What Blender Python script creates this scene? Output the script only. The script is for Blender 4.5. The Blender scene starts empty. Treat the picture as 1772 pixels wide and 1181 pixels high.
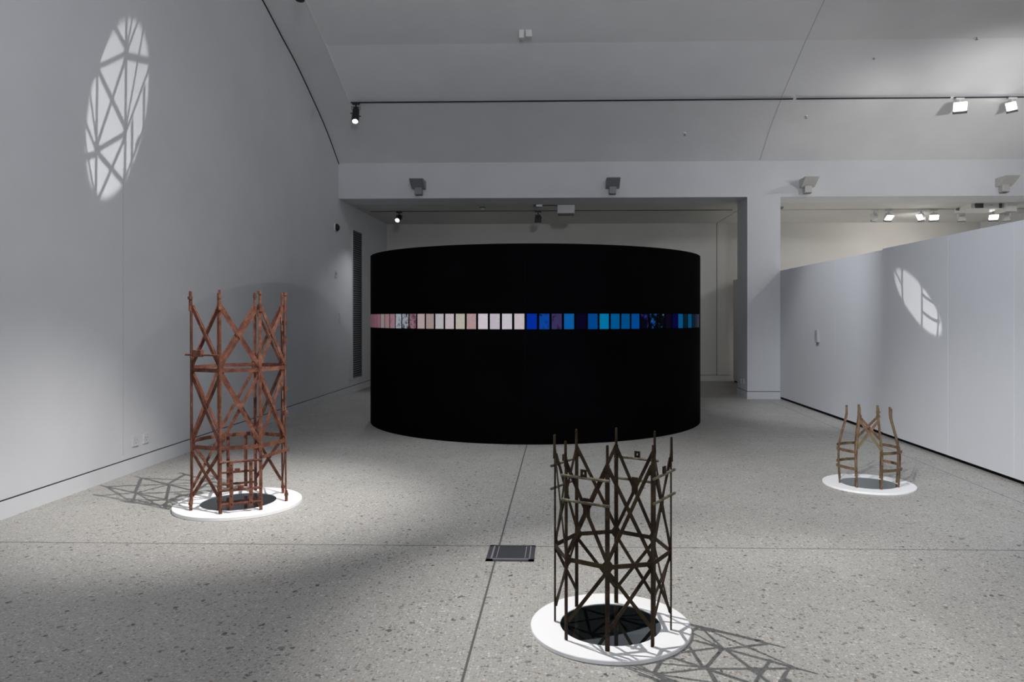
import bpy, bmesh, math, random
from mathutils import Vector, Matrix, Quaternion
random.seed(7)
PI = math.pi
scn = bpy.context.scene
COL = scn.collection
R = math.radians

# ------------------------------------------------------------------ survey of the place
CAM_H, PSI = 1.55, math.atan(.028)
CP, SP = math.cos(PSI), math.sin(PSI)
def cw(x, d, z=0.0):                     # point given as (right, ahead) of the tripod -> room coordinates
    return Vector((x*CP - d*SP, x*SP + d*CP, z))
XL = -4.28          # left wall
YB = 13.85          # face of the header beam
YK = 17.7           # back wall
XR = 10.0           # far right wall
YF = -5.0           # wall behind the photographer
Z_SOF, Z_BT = 3.82, 4.50
Z_ALC = 3.82

# ------------------------------------------------------------------ materials
def new_mat(name):
    m = bpy.data.materials.new(name); m.use_nodes = True
    nt = m.node_tree
    return m, nt, nt.nodes['Principled BSDF']
def srgb(r, g, b):
    f = lambda c: (c/255/12.92) if c/255 <= .04045 else ((c/255+.055)/1.055)**2.4
    return (f(r), f(g), f(b), 1)
def ramp(nt, stops, fac):
    n = nt.nodes.new('ShaderNodeValToRGB'); cr = n.color_ramp
    while len(cr.elements) > 1: cr.elements.remove(cr.elements[-1])
    cr.elements[0].position, cr.elements[0].color = stops[0]
    for p, c in stops[1:]:
        e = cr.elements.new(p); e.color = c
    nt.links.new(fac, n.inputs[0]); return n.outputs[0]
def noise(nt, scale, detail=4, rough=.55, vec=None):
    n = nt.nodes.new('ShaderNodeTexNoise'); n.inputs['Scale'].default_value = scale
    n.inputs['Detail'].default_value = detail; n.inputs['Roughness'].default_value = rough
    if vec is None:
        tc = nt.nodes.new('ShaderNodeTexCoord'); vec = tc.outputs['Object']
    nt.links.new(vec, n.inputs['Vector']); return n.outputs['Fac']
def mixc(nt, fac, a, b, mode='MIX'):
    n = nt.nodes.new('ShaderNodeMix'); n.data_type = 'RGBA'; n.blend_type = mode
    for sock, v in ((n.inputs[0], fac), (n.inputs[6], a), (n.inputs[7], b)):
        if hasattr(v, 'is_output'): nt.links.new(v, sock)
        else: sock.default_value = v
    return n.outputs[2]
def math_n(nt, op, a, b=None):
    n = nt.nodes.new('ShaderNodeMath'); n.operation = op
    for i, v in enumerate((a, b)):
        if v is None: continue
        if hasattr(v, 'is_output'): nt.links.new(v, n.inputs[i])
        else: n.inputs[i].default_value = v
    return n.outputs[0]
def bump(nt, bsdf, h, strength, dist=.01):
    b = nt.nodes.new('ShaderNodeBump'); b.inputs['Strength'].default_value = strength
    b.inputs['Distance'].default_value = dist
    nt.links.new(h, b.inputs['Height']); nt.links.new(b.outputs[0], bsdf.inputs['Normal'])

def paint(name, col, rough=.75, var=.03, bmp=.03):
    m, nt, b = new_mat(name)
    f = noise(nt, 1.3, 5)
    c1 = tuple(max(0, v*(1-var)) for v in col[:3]) + (1,)
    c2 = tuple(min(1, v*(1+var)) for v in col[:3]) + (1,)
    nt.links.new(ramp(nt, [(.3, c1), (.7, c2)], f), b.inputs['Base Color'])
    b.inputs['Roughness'].default_value = rough
    b.inputs['Specular IOR Level'].default_value = .25
    if bmp: bump(nt, b, noise(nt, 160, 3), bmp, .002)
    return m
def plain(name, col, rough=.5, metal=0, spec=.5):
    m, nt, b = new_mat(name)
    f = noise(nt, 35, 3)
    c1 = tuple(v*.93 for v in col[:3]) + (1,); c2 = tuple(min(1, v*1.05) for v in col[:3]) + (1,)
    nt.links.new(ramp(nt, [(.3, c1), (.7, c2)], f), b.inputs['Base Color'])
    b.inputs['Roughness'].default_value = rough; b.inputs['Metallic'].default_value = metal
    b.inputs['Specular IOR Level'].default_value = spec
    return m
def glow(name, col, strength):
    m, nt, b = new_mat(name)
    b.inputs['Base Color'].default_value = col
    b.inputs['Emission Color'].default_value = col; b.inputs['Emission Strength'].default_value = strength
    m.cycles.emission_sampling = 'NONE'
    return m

M_WALL = paint('white_wall_paint', (.70, .715, .75))
M_WALL2 = paint('warm_wall_paint', (.70, .69, .665))
M_CEIL = paint('ceiling_paint', (.80, .80, .815))
M_CEIL_LIT = paint('ceiling_paint_lit', (.86, .865, .89))  # same ceiling paint, lightened to carry the brighter light on one facet
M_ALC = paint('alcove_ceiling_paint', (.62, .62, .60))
M_PART = paint('partition_paint', (.72, .735, .775), var=.015)
M_GROOVE = plain('shadow_gap', (.03, .03, .034), .9)
M_GROOVE2 = plain('paint_joint', (.54, .54, .56), .9)
M_SEAM = plain('panel_seam', (.80, .81, .85), .8)
M_BLACK = plain('black_plinth', (.008, .008, .009), .8, 0, .2)
M_DISC = paint('white_disc_lacquer', (.93, .93, .94), .5, .01, 0)
M_DARK = plain('black_lamp_metal', (.012, .012, .013), .4)
M_WHITE = plain('white_lamp_metal', (.84, .84, .83), .45)
M_GREY = plain('grey_lamp_metal', (.30, .305, .31), .5)
M_DGREY = plain('dark_grey_plastic', (.09, .09, .10), .5)
M_PLAST = plain('white_plastic', (.74, .74, .76), .4)
M_PLASTD = plain('plastic_recess', (.40, .40, .42), .5)
M_CHROME = plain('bright_steel', (.75, .75, .77), .2, 1)
M_LED = glow('lit_lens', (1, .98, .95, 1), 14)
M_LEDS = glow('lit_lens_small', (.95, .97, 1, 1), 9)

def mirror_mat():
    m, nt, b = new_mat('dark_mirror_glass')
    c = ramp(nt, [(.3, (.30, .345, .36, 1)), (.7, (.34, .38, .395, 1))], noise(nt, 3, 2))
    nt.links.new(c, b.inputs['Base Color'])
    b.inputs['Metallic'].default_value = .975; b.inputs['Roughness'].default_value = .015
    return m
M_MIRROR = mirror_mat()

def rust(name, dark, mid, light, green=None, gfac=0):
    m, nt, b = new_mat(name)
    f = noise(nt, 14, 6, .65)
    c = ramp(nt, [(.30, dark), (.5, mid), (.72, light)], f)
    g = noise(nt, 130, 3, .6)
    g = ramp(nt, [(.42, (0, 0, 0, 1)), (.60, (1, 1, 1, 1))], g)
    c = mixc(nt, math_n(nt, 'MULTIPLY', g, .62), c, dark)
    if green:
        p = ramp(nt, [(.5, (0, 0, 0, 1)), (.62, (1, 1, 1, 1))], noise(nt, 5, 4, .6))
        c = mixc(nt, math_n(nt, 'MULTIPLY', p, gfac), c, green)
    nt.links.new(c, b.inputs['Base Color'])
    b.inputs['Roughness'].default_value = .82; b.inputs['Specular IOR Level'].default_value = .25
    bump(nt, b, noise(nt, 190, 4, .7), .5, .004)
    return m
M_RUST_L = rust('red_rust', (.050, .018, .012, 1), (.175, .066, .042, 1), (.32, .145, .095, 1))
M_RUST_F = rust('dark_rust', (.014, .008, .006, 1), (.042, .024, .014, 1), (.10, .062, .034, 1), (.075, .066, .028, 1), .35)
M_RUST_FB = rust('rust_lit_pale', (.06, .05, .032, 1), (.20, .175, .125, 1), (.42, .39, .31, 1), (.16, .16, .085, 1), .4)  # rust of the rods, made paler to hold the light on their tops
M_RUST_R = rust('ochre_rust', (.060, .034, .022, 1), (.175, .105, .066, 1), (.30, .20, .125, 1), (.13, .125, .055, 1), .6)

def floor_mat():
    m, nt, b = new_mat('polished_aggregate_concrete')
    tc = nt.nodes.new('ShaderNodeTexCoord'); V = tc.outputs['Object']
    base = ramp(nt, [(.32, (.355, .345, .325, 1)), (.68, (.43, .42, .40, 1))], noise(nt, .9, 6, .6, V))
    fine = noise(nt, 70, 4, .7, V)
    base = mixc(nt, .32, base, ramp(nt, [(.35, (.20, .195, .185, 1)), (.65, (.60, .59, .56, 1))], fine))
    def chips(scale, keep, col, size, jitter=1):
        nonlocal base
        mp = nt.nodes.new('ShaderNodeMapping'); mp.inputs['Location'].default_value = (random.random()*9, random.random()*9, 0)
        nt.links.new(V, mp.inputs[0])
        dn = nt.nodes.new('ShaderNodeTexNoise'); dn.inputs['Scale'].default_value = scale*1.7; dn.inputs['Detail'].default_value = 2
        nt.links.new(mp.outputs[0], dn.inputs['Vector'])
        ad = nt.nodes.new('ShaderNodeVectorMath'); ad.operation = 'MULTIPLY_ADD'
        nt.links.new(dn.outputs['Color'], ad.inputs[0]); ad.inputs[1].default_value = (.9/scale,)*3
        nt.links.new(mp.outputs[0], ad.inputs[2])
        v = nt.nodes.new('ShaderNodeTexVoronoi'); v.voronoi_dimensions = '2D'; v.inputs['Scale'].default_value = scale
        v.inputs['Randomness'].default_value = jitter
        nt.links.new(ad.outputs[0], v.inputs['Vector'])
        sep = nt.nodes.new('ShaderNodeSeparateColor'); nt.links.new(v.outputs['Color'], sep.inputs[0])
        on = math_n(nt, 'LESS_THAN', sep.outputs[0], keep)
        sz = math_n(nt, 'MULTIPLY', sep.outputs[1], size)
        near = math_n(nt, 'LESS_THAN', v.outputs['Distance'], math_n(nt, 'ADD', sz, size*.25))
        k = math_n(nt, 'MULTIPLY', math_n(nt, 'MULTIPLY', on, near), math_n(nt, 'ADD', .45, math_n(nt, 'MULTIPLY', sep.outputs[2], .5)))
        base = mixc(nt, k, base, col)
    chips(60, .40, (.62, .61, .58, 1), .30)
    chips(75, .40, (.14, .135, .13, 1), .28)
    chips(38, .30, (.11, .105, .10, 1), .26)
    chips(30, .16, (.60, .58, .54, 1), .24)
    chips(20, .13, (.06, .058, .056, 1), .22)
    chips(40, .08, (.30, .20, .14, 1), .25)
    nt.links.new(base, b.inputs['Base Color'])
    rr = ramp(nt, [(.3, (.38,)*3+(1,)), (.7, (.52,)*3+(1,))], noise(nt, 2.2, 4, .6, V))
    nt.links.new(rr, b.inputs['Roughness'])
    b.inputs['Specular IOR Level'].default_value = .35
    bump(nt, b, fine, .04, .001)
    return m
M_FLOOR = floor_mat()

def cyl_mat():
    m, nt, b = new_mat('black_matt_panel')
    c = ramp(nt, [(.3, (.0016, .0017, .0022, 1)), (.7, (.0030, .0031, .0040, 1))], noise(nt, 1.1, 3))
    nt.links.new(c, b.inputs['Base Color'])
    b.inputs['Roughness'].default_value = .9; b.inputs['Specular IOR Level'].default_value = .015
    return m
M_CYL = cyl_mat()
M_CYLSEAM = plain('panel_seam_dark', (.008, .008, .010), .9, 0, .02)

def print_mat():                          # backlit prints; each print carries its own tint, stain colour and stain amount
    m, nt, b = new_mat('backlit_print')
    def att(n):
        a = nt.nodes.new('ShaderNodeAttribute'); a.attribute_type = 'OBJECT'; a.attribute_name = n; return a
    t, s, k = att('tint'), att('stain'), att('stain_amount')
    tc = nt.nodes.new('ShaderNodeTexCoord')
    oi = nt.nodes.new('ShaderNodeObjectInfo')
    ad = nt.nodes.new('ShaderNodeVectorMath'); ad.operation = 'ADD'
    nt.links.new(tc.outputs['Object'], ad.inputs[0])
    sc = nt.nodes.new('ShaderNodeVectorMath'); sc.operation = 'SCALE'; sc.inputs['Scale'].default_value = 40
    cmb = nt.nodes.new('ShaderNodeCombineXYZ'); nt.links.new(oi.outputs['Random'], cmb.inputs[0]); nt.links.new(oi.outputs['Random'], cmb.inputs[2])
    nt.links.new(cmb.outputs[0], sc.inputs[0]); nt.links.new(sc.outputs[0], ad.inputs[1])
    n = noise(nt, 14, 6, .68, ad.outputs[0])
    lo = math_n(nt, 'SUBTRACT', .86, math_n(nt, 'MULTIPLY', k.outputs['Fac'], .62))
    f = nt.nodes.new('ShaderNodeMapRange'); f.clamp = True
    nt.links.new(n, f.inputs[0]); nt.links.new(lo, f.inputs[1])
    nt.links.new(math_n(nt, 'ADD', lo, .12), f.inputs[2])
    grain = ramp(nt, [(.2, (.86,)*3+(1,)), (.8, (1.08,)*3+(1,))], noise(nt, 60, 3, .6, ad.outputs[0]))
    c = mixc(nt, f.outputs[0], t.outputs['Color'], s.outputs['Color'])
    c = mixc(nt, 1, c, grain, 'MULTIPLY')
    nt.links.new(c, b.inputs['Base Color'])
    nt.links.new(c, b.inputs['Emission Color']); b.inputs['Emission Strength'].default_value = .43
    b.inputs['Roughness'].default_value = .6; b.inputs['Specular IOR Level'].default_value = .02
    m.cycles.emission_sampling = 'NONE'
    return m
M_PRINT = print_mat()

# ------------------------------------------------------------------ mesh helpers
class MB:
    def __init__(s): s.bm = bmesh.new()
    def faces(s, pts, fcs):
        vs = [s.bm.verts.new(p) for p in pts]
        for f in fcs: s.bm.faces.new([vs[i] for i in f])
    def hexa(s, p):                       # 8 corners, bottom ring then top ring
        s.faces(p, [(3,2,1,0), (4,5,6,7), (0,1,5,4), (1,2,6,5), (2,3,7,6), (3,0,4,7)])
    def box(s, lo, hi):
        x0,y0,z0 = lo; x1,y1,z1 = hi
        s.hexa([(x0,y0,z0),(x1,y0,z0),(x1,y1,z0),(x0,y1,z0),(x0,y0,z1),(x1,y0,z1),(x1,y1,z1),(x0,y1,z1)])
    def obox(s, c, ax, half):             # oriented box
        a = [Vector(v).normalized()*h for v, h in zip(ax, half)]; c = Vector(c)
        sg = [(-1,-1),(1,-1),(1,1),(-1,1)]
        s.hexa([c + a[0]*i + a[1]*j - a[2] for i, j in sg] + [c + a[0]*i + a[1]*j + a[2] for i, j in sg])
    def bar(s, p, q, w, t, n):            # flat bar from p to q; n = direction of its thickness
        p, q, n = Vector(p), Vector(q), Vector(n)
        d = (q-p).normalized(); n = (n - d*n.dot(d)).normalized(); u = d.cross(n)
        s.obox((p+q)/2, (d, u, n), ((q-p).length/2, w/2, t/2))
    def tube(s, pts, r, n=10, cap=True):  # swept round bar, r a number or one per point
        pts = [Vector(p) for p in pts]
        rs = r if isinstance(r, (list, tuple)) else [r]*len(pts)
        rings = []; up = None
        for i, p in enumerate(pts):
            d = (pts[min(i+1, len(pts)-1)] - pts[max(i-1, 0)]).normalized()
            if up is None: up = d.orthogonal().normalized()
            up = (up - d*up.dot(d)).normalized(); v = d.cross(up)
            rings.append([s.bm.verts.new(p + (up*math.cos(2*PI*k/n) + v*math.sin(2*PI*k/n))*rs[i]) for k in range(n)])
        for a, b in zip(rings, rings[1:]):
            for k in range(n):
                s.bm.faces.new((a[k], a[(k+1)%n], b[(k+1)%n], b[k]))
        if cap:
            s.bm.faces.new(rings[0][::-1]); s.bm.faces.new(rings[-1])
    def cyl(s, p, q, r, n=20): s.tube([p, q], r, n)
    def lathe(s, c, prof, n=48):          # (radius, height) profile about a vertical axis
        c = Vector(c); rings = []
        for r, z in prof:
            rings.append([s.bm.verts.new(c + Vector((r*math.cos(2*PI*k/n), r*math.sin(2*PI*k/n), z))) for k in range(n)])
        for a, b in zip(rings, rings[1:]):
            for k in range(n): s.bm.faces.new((a[k], a[(k+1)%n], b[(k+1)%n], b[k]))
        return rings
    def build(s, name, mat, parent=None, bevel=0, smooth=False):
        org = Vector((0,0,0))
        if parent is not None:
            p = parent
            while p is not None: org += p.location; p = p.parent
            bmesh.ops.translate(s.bm, verts=s.bm.verts, vec=-org)
        bmesh.ops.recalc_face_normals(s.bm, faces=s.bm.faces)
        me = bpy.data.meshes.new(name); s.bm.to_mesh(me); s.bm.free()
        me.materials.append(mat)
        if smooth:
            for p in me.polygons: p.use_smooth = True
        o = bpy.data.objects.new(name, me); COL.objects.link(o); o.parent = parent
        if bevel:
            b = o.modifiers.new('bevel', 'BEVEL'); b.width = bevel; b.segments = 2; b.limit_method = 'ANGLE'
        if smooth and not bevel:
            e = o.modifiers.new('edge', 'EDGE_SPLIT'); e.split_angle = R(40)
        return o
def recenter(o):
    """move a mesh object's origin to the middle of its base"""
    me = o.data; xs = [v.co for v in me.vertices]
    c = Vector(((min(v.x for v in xs)+max(v.x for v in xs))/2, (min(v.y for v in xs)+max(v.y for v in xs))/2, min(v.z for v in xs)))
    me.transform(Matrix.Translation(-c)); o.location = c
    return o
def tag(o, label=None, cat=None, group=None, kind=None):
    if label: o['label'] = label
    if cat: o['category'] = cat
    if group: o['group'] = group
    if kind: o['kind'] = kind
    return o
def thing(name, loc, label, cat, group=None):
    o = bpy.data.objects.new(name, None); COL.objects.link(o); o.location = loc; o.empty_display_size = .1
    return tag(o, label, cat, group)
def struct(name, mb, mat, label=None, bevel=0):
    o = mb.build(name, mat, bevel=bevel); return tag(o, label, None, None, 'structure')
def box(lo, hi):
    m = MB(); m.box(lo, hi); return m

# ------------------------------------------------------------------ the room
FX0, FX1 = XL-.3, XR+.3
m = MB(); m.box((FX0, YF-.3, -.2), (FX1, YK+.3, 0)); struct('floor', m, M_FLOOR, 'grey polished concrete floor with dark and light stone chips')
# joints cut in the floor
def floor_line(n, x0, y0, x1, y1, w=.009):
    m = MB(); d = Vector((x1-x0, y1-y0, 0)).normalized(); u = Vector((-d.y, d.x, 0))*w/2
    a, b = Vector((x0, y0, .0006)), Vector((x1, y1, .0006))
    m.faces([a-u, b-u, b+u, a+u], [(0,1,2,3)])
    struct(n, m, M_FJ, 'thin dark joint sawn across the concrete floor')
M_FJ = plain('floor_joint', (.11, .11, .11), .9)
floor_line('trim_1', XL, 4.905, XR, 4.93)
floor_line('trim_2', -.424, YF, -.424, 8.85, .012)
floor_line('trim_3', 3.83, 3, 3.83, 13.8, .007)
floor_line('trim_4', XL, 9.46, -2.3, 9.46, .006)
floor_line('trim_5', 2.4, 9.46, 4.2, 9.46, .006)

# ceiling profile (depth, height) of the vault
CURVE = [(13.85, 4.50), (13.13, 4.95), (12.35, 5.325), (11.65, 5.625), (11.03, 5.835), (10.37, 6.065), (9.4, 6.36), (8.2, 6.66), (6.8, 6.97), (5.4, 7.26), (3.5, 7.56), (0, 7.80), (-5.3, 7.80)]
def h_at(y):
    for (a, za), (b, zb) in zip(CURVE, CURVE[1:]):
        if b <= y <= a: return za + (zb-za)*(a-y)/(a-b)
    return CURVE[-1][1]
def y_smooth():
    out = []
    for (a, za), (b, zb) in zip(CURVE, CURVE[1:]):
        for k in range(4): out.append(a + (b-a)*k/4)
    return out + [CURVE[-1][0]]
def spline_h(y):
    # cubic through the profile so that the left band reads as one smooth curve
    P = CURVE
    for i in range(len(P)-1):
        a, b = P[i], P[i+1]
        if b[0] <= y <= a[0]:
            p0 = P[max(i-1, 0)]; p3 = P[min(i+2, len(P)-1)]
            t = (a[0]-y)/(a[0]-b[0]); L = a[0]-b[0]
            m0 = (b[1]-p0[1])/(p0[0]-b[0])*L if i > 0 else (b[1]-a[1])
            m1 = (p3[1]-a[1])/(a[0]-p3[0])*L if i+2 < len(P) else (b[1]-a[1])
            return (2*t**3-3*t*t+1)*a[1] + (t**3-2*t*t+t)*m0 + (-2*t**3+3*t*t)*b[1] + (t**3-t*t)*m1
    return P[-1][1]
YS = y_smooth()
XE = -3.66
Y1, Y2 = 12.50, 11.24                     # the two crosswise edges of the ceiling
m = MB()
for a, b in zip(YS, YS[1:]):
    m.faces([(XL, a, spline_h(a)), (XE, a, spline_h(a)), (XE, b, spline_h(b)), (XL, b, spline_h(b))], [(0,1,2,3)])
struct('ceiling', m, M_CEIL, 'grey curved ceiling strip along the left wall')
h1, h2 = spline_h(Y1), spline_h(Y2)
m = MB()
yy = [YB + (Y1-YB)*i/10 for i in range(11)]
for a, b in zip(yy, yy[1:]):
    m.faces([(XE, a, spline_h(a)), (XR, a, spline_h(a)), (XR, b, spline_h(b)), (XE, b, spline_h(b))], [(0,1,2,3)])
struct('ceiling.001', m, M_CEIL, 'lowest crosswise facet of the vaulted ceiling above the beam')
REC = .02
m = MB()
m.faces([(XE, Y1, h1), (XR, Y1, h1), (XR, Y1, h1+REC), (XE, Y1, h1+REC)], [(0,1,2,3)])
m.faces([(XE, Y1, h1+REC), (XR, Y1, h1+REC), (XR, Y2, h2+REC), (XE, Y2, h2+REC)], [(0,1,2,3)])
m.faces([(XE, Y1, h1-.02), (XE, Y1, h1+REC), (XE, Y2, h2+REC), (XE, Y2, h2-.02)], [(0,1,2,3)])
struct('ceiling.002', m, M_CEIL_LIT, 'middle crosswise facet of the vaulted ceiling, its brighter light put into the colour')
ys3 = [y for y in YS if y < Y2]
ys3 = [Y2] + ys3
m = MB()
for a, b in zip(ys3, ys3[1:]):
    ra = REC
    m.faces([(XE, a, spline_h(a)+ra), (XR, a, spline_h(a)+ra), (XR, b, spline_h(b)+REC), (XE, b, spline_h(b)+REC)], [(0,1,2,3)])
    m.faces([(XE, a, spline_h(a)-.02), (XE, a, spline_h(a)+ra), (XE, b, spline_h(b)+REC), (XE, b, spline_h(b)-.02)], [(0,1,2,3)])
struct('ceiling.003', m, M_CEIL, 'upper part of the vaulted ceiling')
# shadow gap between left wall and vault
m = MB()
ysg = [y for y in YS if y > 5]
for a, b in zip(ysg, ysg[1:]):
    za, zb = spline_h(a), spline_h(b)
    m.hexa([(XL, a, za-.022), (XL+.010, a, za-.022), (XL+.010, b, zb-.022), (XL, b, zb-.022),
            (XL, a, za+.002), (XL+.010, a, za+.002), (XL+.010, b, zb+.002), (XL, b, zb+.002)])
struct('trim_6', m, M_GROOVE, 'dark shadow gap where the left wall meets the vault')
# joint on the right of the vault
m = MB()
prof = [YB-.02, (YB+Y1)/2, Y1+.01]
for a, b in zip(prof, prof[1:]):
    m.faces([(3.72, a, spline_h(a)-.002), (3.735, a, spline_h(a)-.002), (3.735, b, spline_h(b)-.002), (3.72, b, spline_h(b)-.002)], [(0,1,2,3)])
prof = [Y1-.01, Y2] + [y for y in ys3 if 8 < y < Y2]
for a, b in zip(prof, prof[1:]):
    za = h1 + (h2-h1)*(Y1-a)/(Y1-Y2) if a >= Y2 else spline_h(a); zb = spline_h(b) if b < Y2 else h1 + (h2-h1)*(Y1-b)/(Y1-Y2)
    m.faces([(3.72, a, za+REC-.002), (3.735, a, za+REC-.002), (3.735, b, zb+REC-.002), (3.72, b, zb+REC-.002)], [(0,1,2,3)])
struct('trim_7', m, M_GROOVE2, 'faint joint running up the vaulted ceiling')

# left wall, following the vault
m = MB()
pts = [(XL, YF-.3, 0), (XL, YK, 0), (XL, YK, Z_ALC), (XL, YB, Z_ALC)] + [(XL, y, spline_h(y)) for y in YS]
m.faces(pts, [tuple(range(len(pts)))])
WALL_LEFT = struct('wall_left', m, M_WALL, 'tall white left wall under the vault')
m = box((FX0, YK, -.2), (FX1, YK+.3, Z_ALC+.3)); struct('wall_back', m, M_WALL2, 'white back wall of the low alcove')
m = box((XR, YF-.3, -.2), (XR+.3, YK+.3, 8.0)); struct('wall_right', m, M_WALL, 'white wall at the far right')
m = box((FX0, YF-.3, -.2), (FX1, YF, 8.0)); struct('wall_front', m, M_WALL, 'white wall behind the viewpoint')
m = box((XL, YB, Z_SOF), (XR, YB+.75, Z_BT+.02)); struct('wall_header', m, M_WALL, 'white header beam across the room above the alcove')
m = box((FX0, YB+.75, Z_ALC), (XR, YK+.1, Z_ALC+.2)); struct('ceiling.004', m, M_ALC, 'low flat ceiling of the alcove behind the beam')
PX0, PX1 = 3.50, 4.12
m = box((PX0, YB-.001, 0), (PX1, YB+.78, Z_SOF+.01)); struct('wall_pillar', m, M_WALL, 'square white pillar under the beam')
# skirtings: flush with a shadow groove
BBZ = .145
m = box((XL, YF, 0), (XL+.006, YK, BBZ-.006)); struct('baseboard_left', m, M_WALL, 'flush white skirting along the left wall')
m = box((XL, YF, BBZ-.006), (XL+.003, YK, BBZ+.004)); struct('trim_8', m, M_GROOVE, 'dark groove above the left skirting')
m = box((XL+.01, YK-.006, 0), (4.08, YK, BBZ-.006)); struct('baseboard_back', m, M_WALL2, 'white skirting along the back wall')
m = box((XL+.01, YK-.003, BBZ-.006), (4.08, YK, BBZ+.004)); struct('trim_9', m, M_GROOVE, 'dark groove above the back skirting')
m = box((PX0-.006, YB-.007, 0), (PX1-.001, YB+.786, BBZ-.006)); struct('baseboard_pillar', m, M_WALL, 'white skirting round the pillar')
m = box((PX0-.003, YB-.004, BBZ-.006), (PX1-.001, YB+.783, BBZ+.004)); struct('trim_10', m, M_GROOVE, 'dark groove above the pillar skirting')
m = box((3.735, YK-.004, .15), (3.747, YK, Z_ALC)); struct('trim_11', m, M_GROOVE, 'upright dark joint in the back wall')
m = box((3.735, YB+.75, Z_ALC-.003), (3.747, YK, Z_ALC)); struct('trim_12', m, M_GROOVE, 'dark joint in the alcove ceiling')
m = box((XL, 6.985, .2), (XL+.0015, 6.991, 3.0)); struct('trim_13', m, M_GROOVE2, 'hairline joint in the left wall')

# display partition on the right: slightly skewed, panels on a black recessed base
PA, PB = Vector((4.1235, 13.95, 0)), Vector((4.30, 3.2, 0))
pd = (PB-PA).normalized(); pn = Vector((pd.y, -pd.x, 0))        # pn points away from the room (+x)
if pn.x < 0: pn = -pn
PH = 2.44
def pt(s, off=0, z=0): return PA + pd*s + pn*off + Vector((0,0,z))
plen = (PB-PA).length
s_step = 4.35                                                      # where the nearer run stands a little proud
def slab(s0, s1, o0, o1, z0, z1):
    m = MB(); m.hexa([pt(s0,o0,z0), pt(s1,o0,z0), pt(s1,o1,z0), pt(s0,o1,z0), pt(s0,o0,z1), pt(s1,o0,z1), pt(s1,o1,z1), pt(s0,o1,z1)]); return m
struct('wall_partition', slab(0.004, s_step, 0, .32, .045, PH-.012), M_PART, 'far run of the low white display partition beside the pillar')
struct('wall_partition.001', slab(s_step, plen, -.02, .32, .045, PH), M_PART, 'near run of the low white display partition on the right')
struct('baseboard_partition', slab(.004, plen, .03, .29, 0, .046), M_BLACK, 'black recessed base under the partition')
for k, s in enumerate((2.7, s_step+1.55, s_step+2.68, s_step+3.7)):
    o = 0 if s < s_step else -.02
    struct('trim_%d' % (14+k), slab(s, s+.006, o-.0012, o+.01, .05, PH-.012), M_SEAM, 'pale upright seam in the partition')
m = MB(); m.box((4.09, 14.66, .045), (4.40, 17.5, 2.43)); struct('wall_partition.002', m, M_WALL2, 'partition continuing behind the pillar')
m = MB(); m.box((4.115, 14.66, 0), (4.37, 17.5, .046)); struct('baseboard_partition.001', m, M_BLACK, 'black recessed base of the partition behind the pillar')

# lighting tracks on the ceilings
def track(name, x0, x1, y, z, mat, label, h=.03):
    m = MB(); m.box((x0, y-.017, z-h), (x1, y+.017, z)); struct(name, m, mat, label)
ZT = h1 + .004
M_TRK = plain('track_dark', (.035, .037, .045), .8, 0, .1)
M_TRKW = plain('track_pale', (.50, .49, .46), .6)
M_TRKD = plain('track_alcove', (.10, .10, .10), .6)
track('trim_18', XE+.02, 3.92, Y1-.03, ZT, M_TRK, 'dark lighting track along the ceiling step, left length', .016)
track('trim_19', 3.98, 6.55, Y1-.03, ZT, M_TRK, 'dark lighting track along the ceiling step, middle length', .016)
track('trim_20', 6.62, 9.9, Y1-.03, ZT, M_TRK, 'dark lighting track along the ceiling step, right length', .016)
YT2 = 15.5
track('trim_21', -4.1, 3.6, YT2, Z_ALC, M_TRKD, 'thin lighting track under the alcove ceiling', .014)
track('trim_22', 4.2, 9.9, YT2, Z_ALC, M_TRKW, 'pale lighting track under the ceiling right of the pillar', .014)

# ------------------------------------------------------------------ the black drum and its row of prints
DC = cw(-.090, 11.34); DR, DH = 2.505, 2.445
NP = 13; DA = 2*PI/NP
seam0 = -R(2.8)                                  # seam nearest the front, measured from the line to the viewpoint
fdir = math.atan2(-DC.y, -DC.x)                  # outward direction towards the viewpoint
drum = thing('drum_pavilion', (DC.x, DC.y, 0), 'huge black cylindrical enclosure with a row of small coloured prints round its middle', 'enclosure')
def arc(phi, r, z): return Vector((DC.x + r*math.cos(fdir+phi), DC.y + r*math.sin(fdir+phi), z))
PHI = lambda a: a                                # phi > 0 = to the right as seen from the front
for k in range(NP):
    m = MB(); n = 16; a0 = seam0 + k*DA + .0009; a1 = seam0 + (k+1)*DA - .0009
    g = [[m.bm.verts.new(arc(a0+(a1-a0)*i/n, r, z)) for i in range(n+1)] for r, z in ((DR, .0), (DR, DH), (DR-.07, DH), (DR-.07, .0))]
    for q in range(4):
        A, B = g[q], g[(q+1) % 4]
        for i in range(n): m.bm.faces.new((A[i], A[i+1], B[i+1], B[i]))
    m.bm.faces.new([g[q][0] for q in range(4)]); m.bm.faces.new([g[q][n] for q in range(4)][::-1])
    m.build('wall_panel', M_CYL, drum, smooth=True)
m = MB()
for k in range(NP):
    a = seam0 + k*DA
    m.bar(arc(a, DR-.012, .001), arc(a, DR-.012, DH-.001), .012, .02, arc(a, 1, 0)-arc(a, 0, 0))
tag(m.build('seam_strip', M_CYLSEAM, drum))

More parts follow.
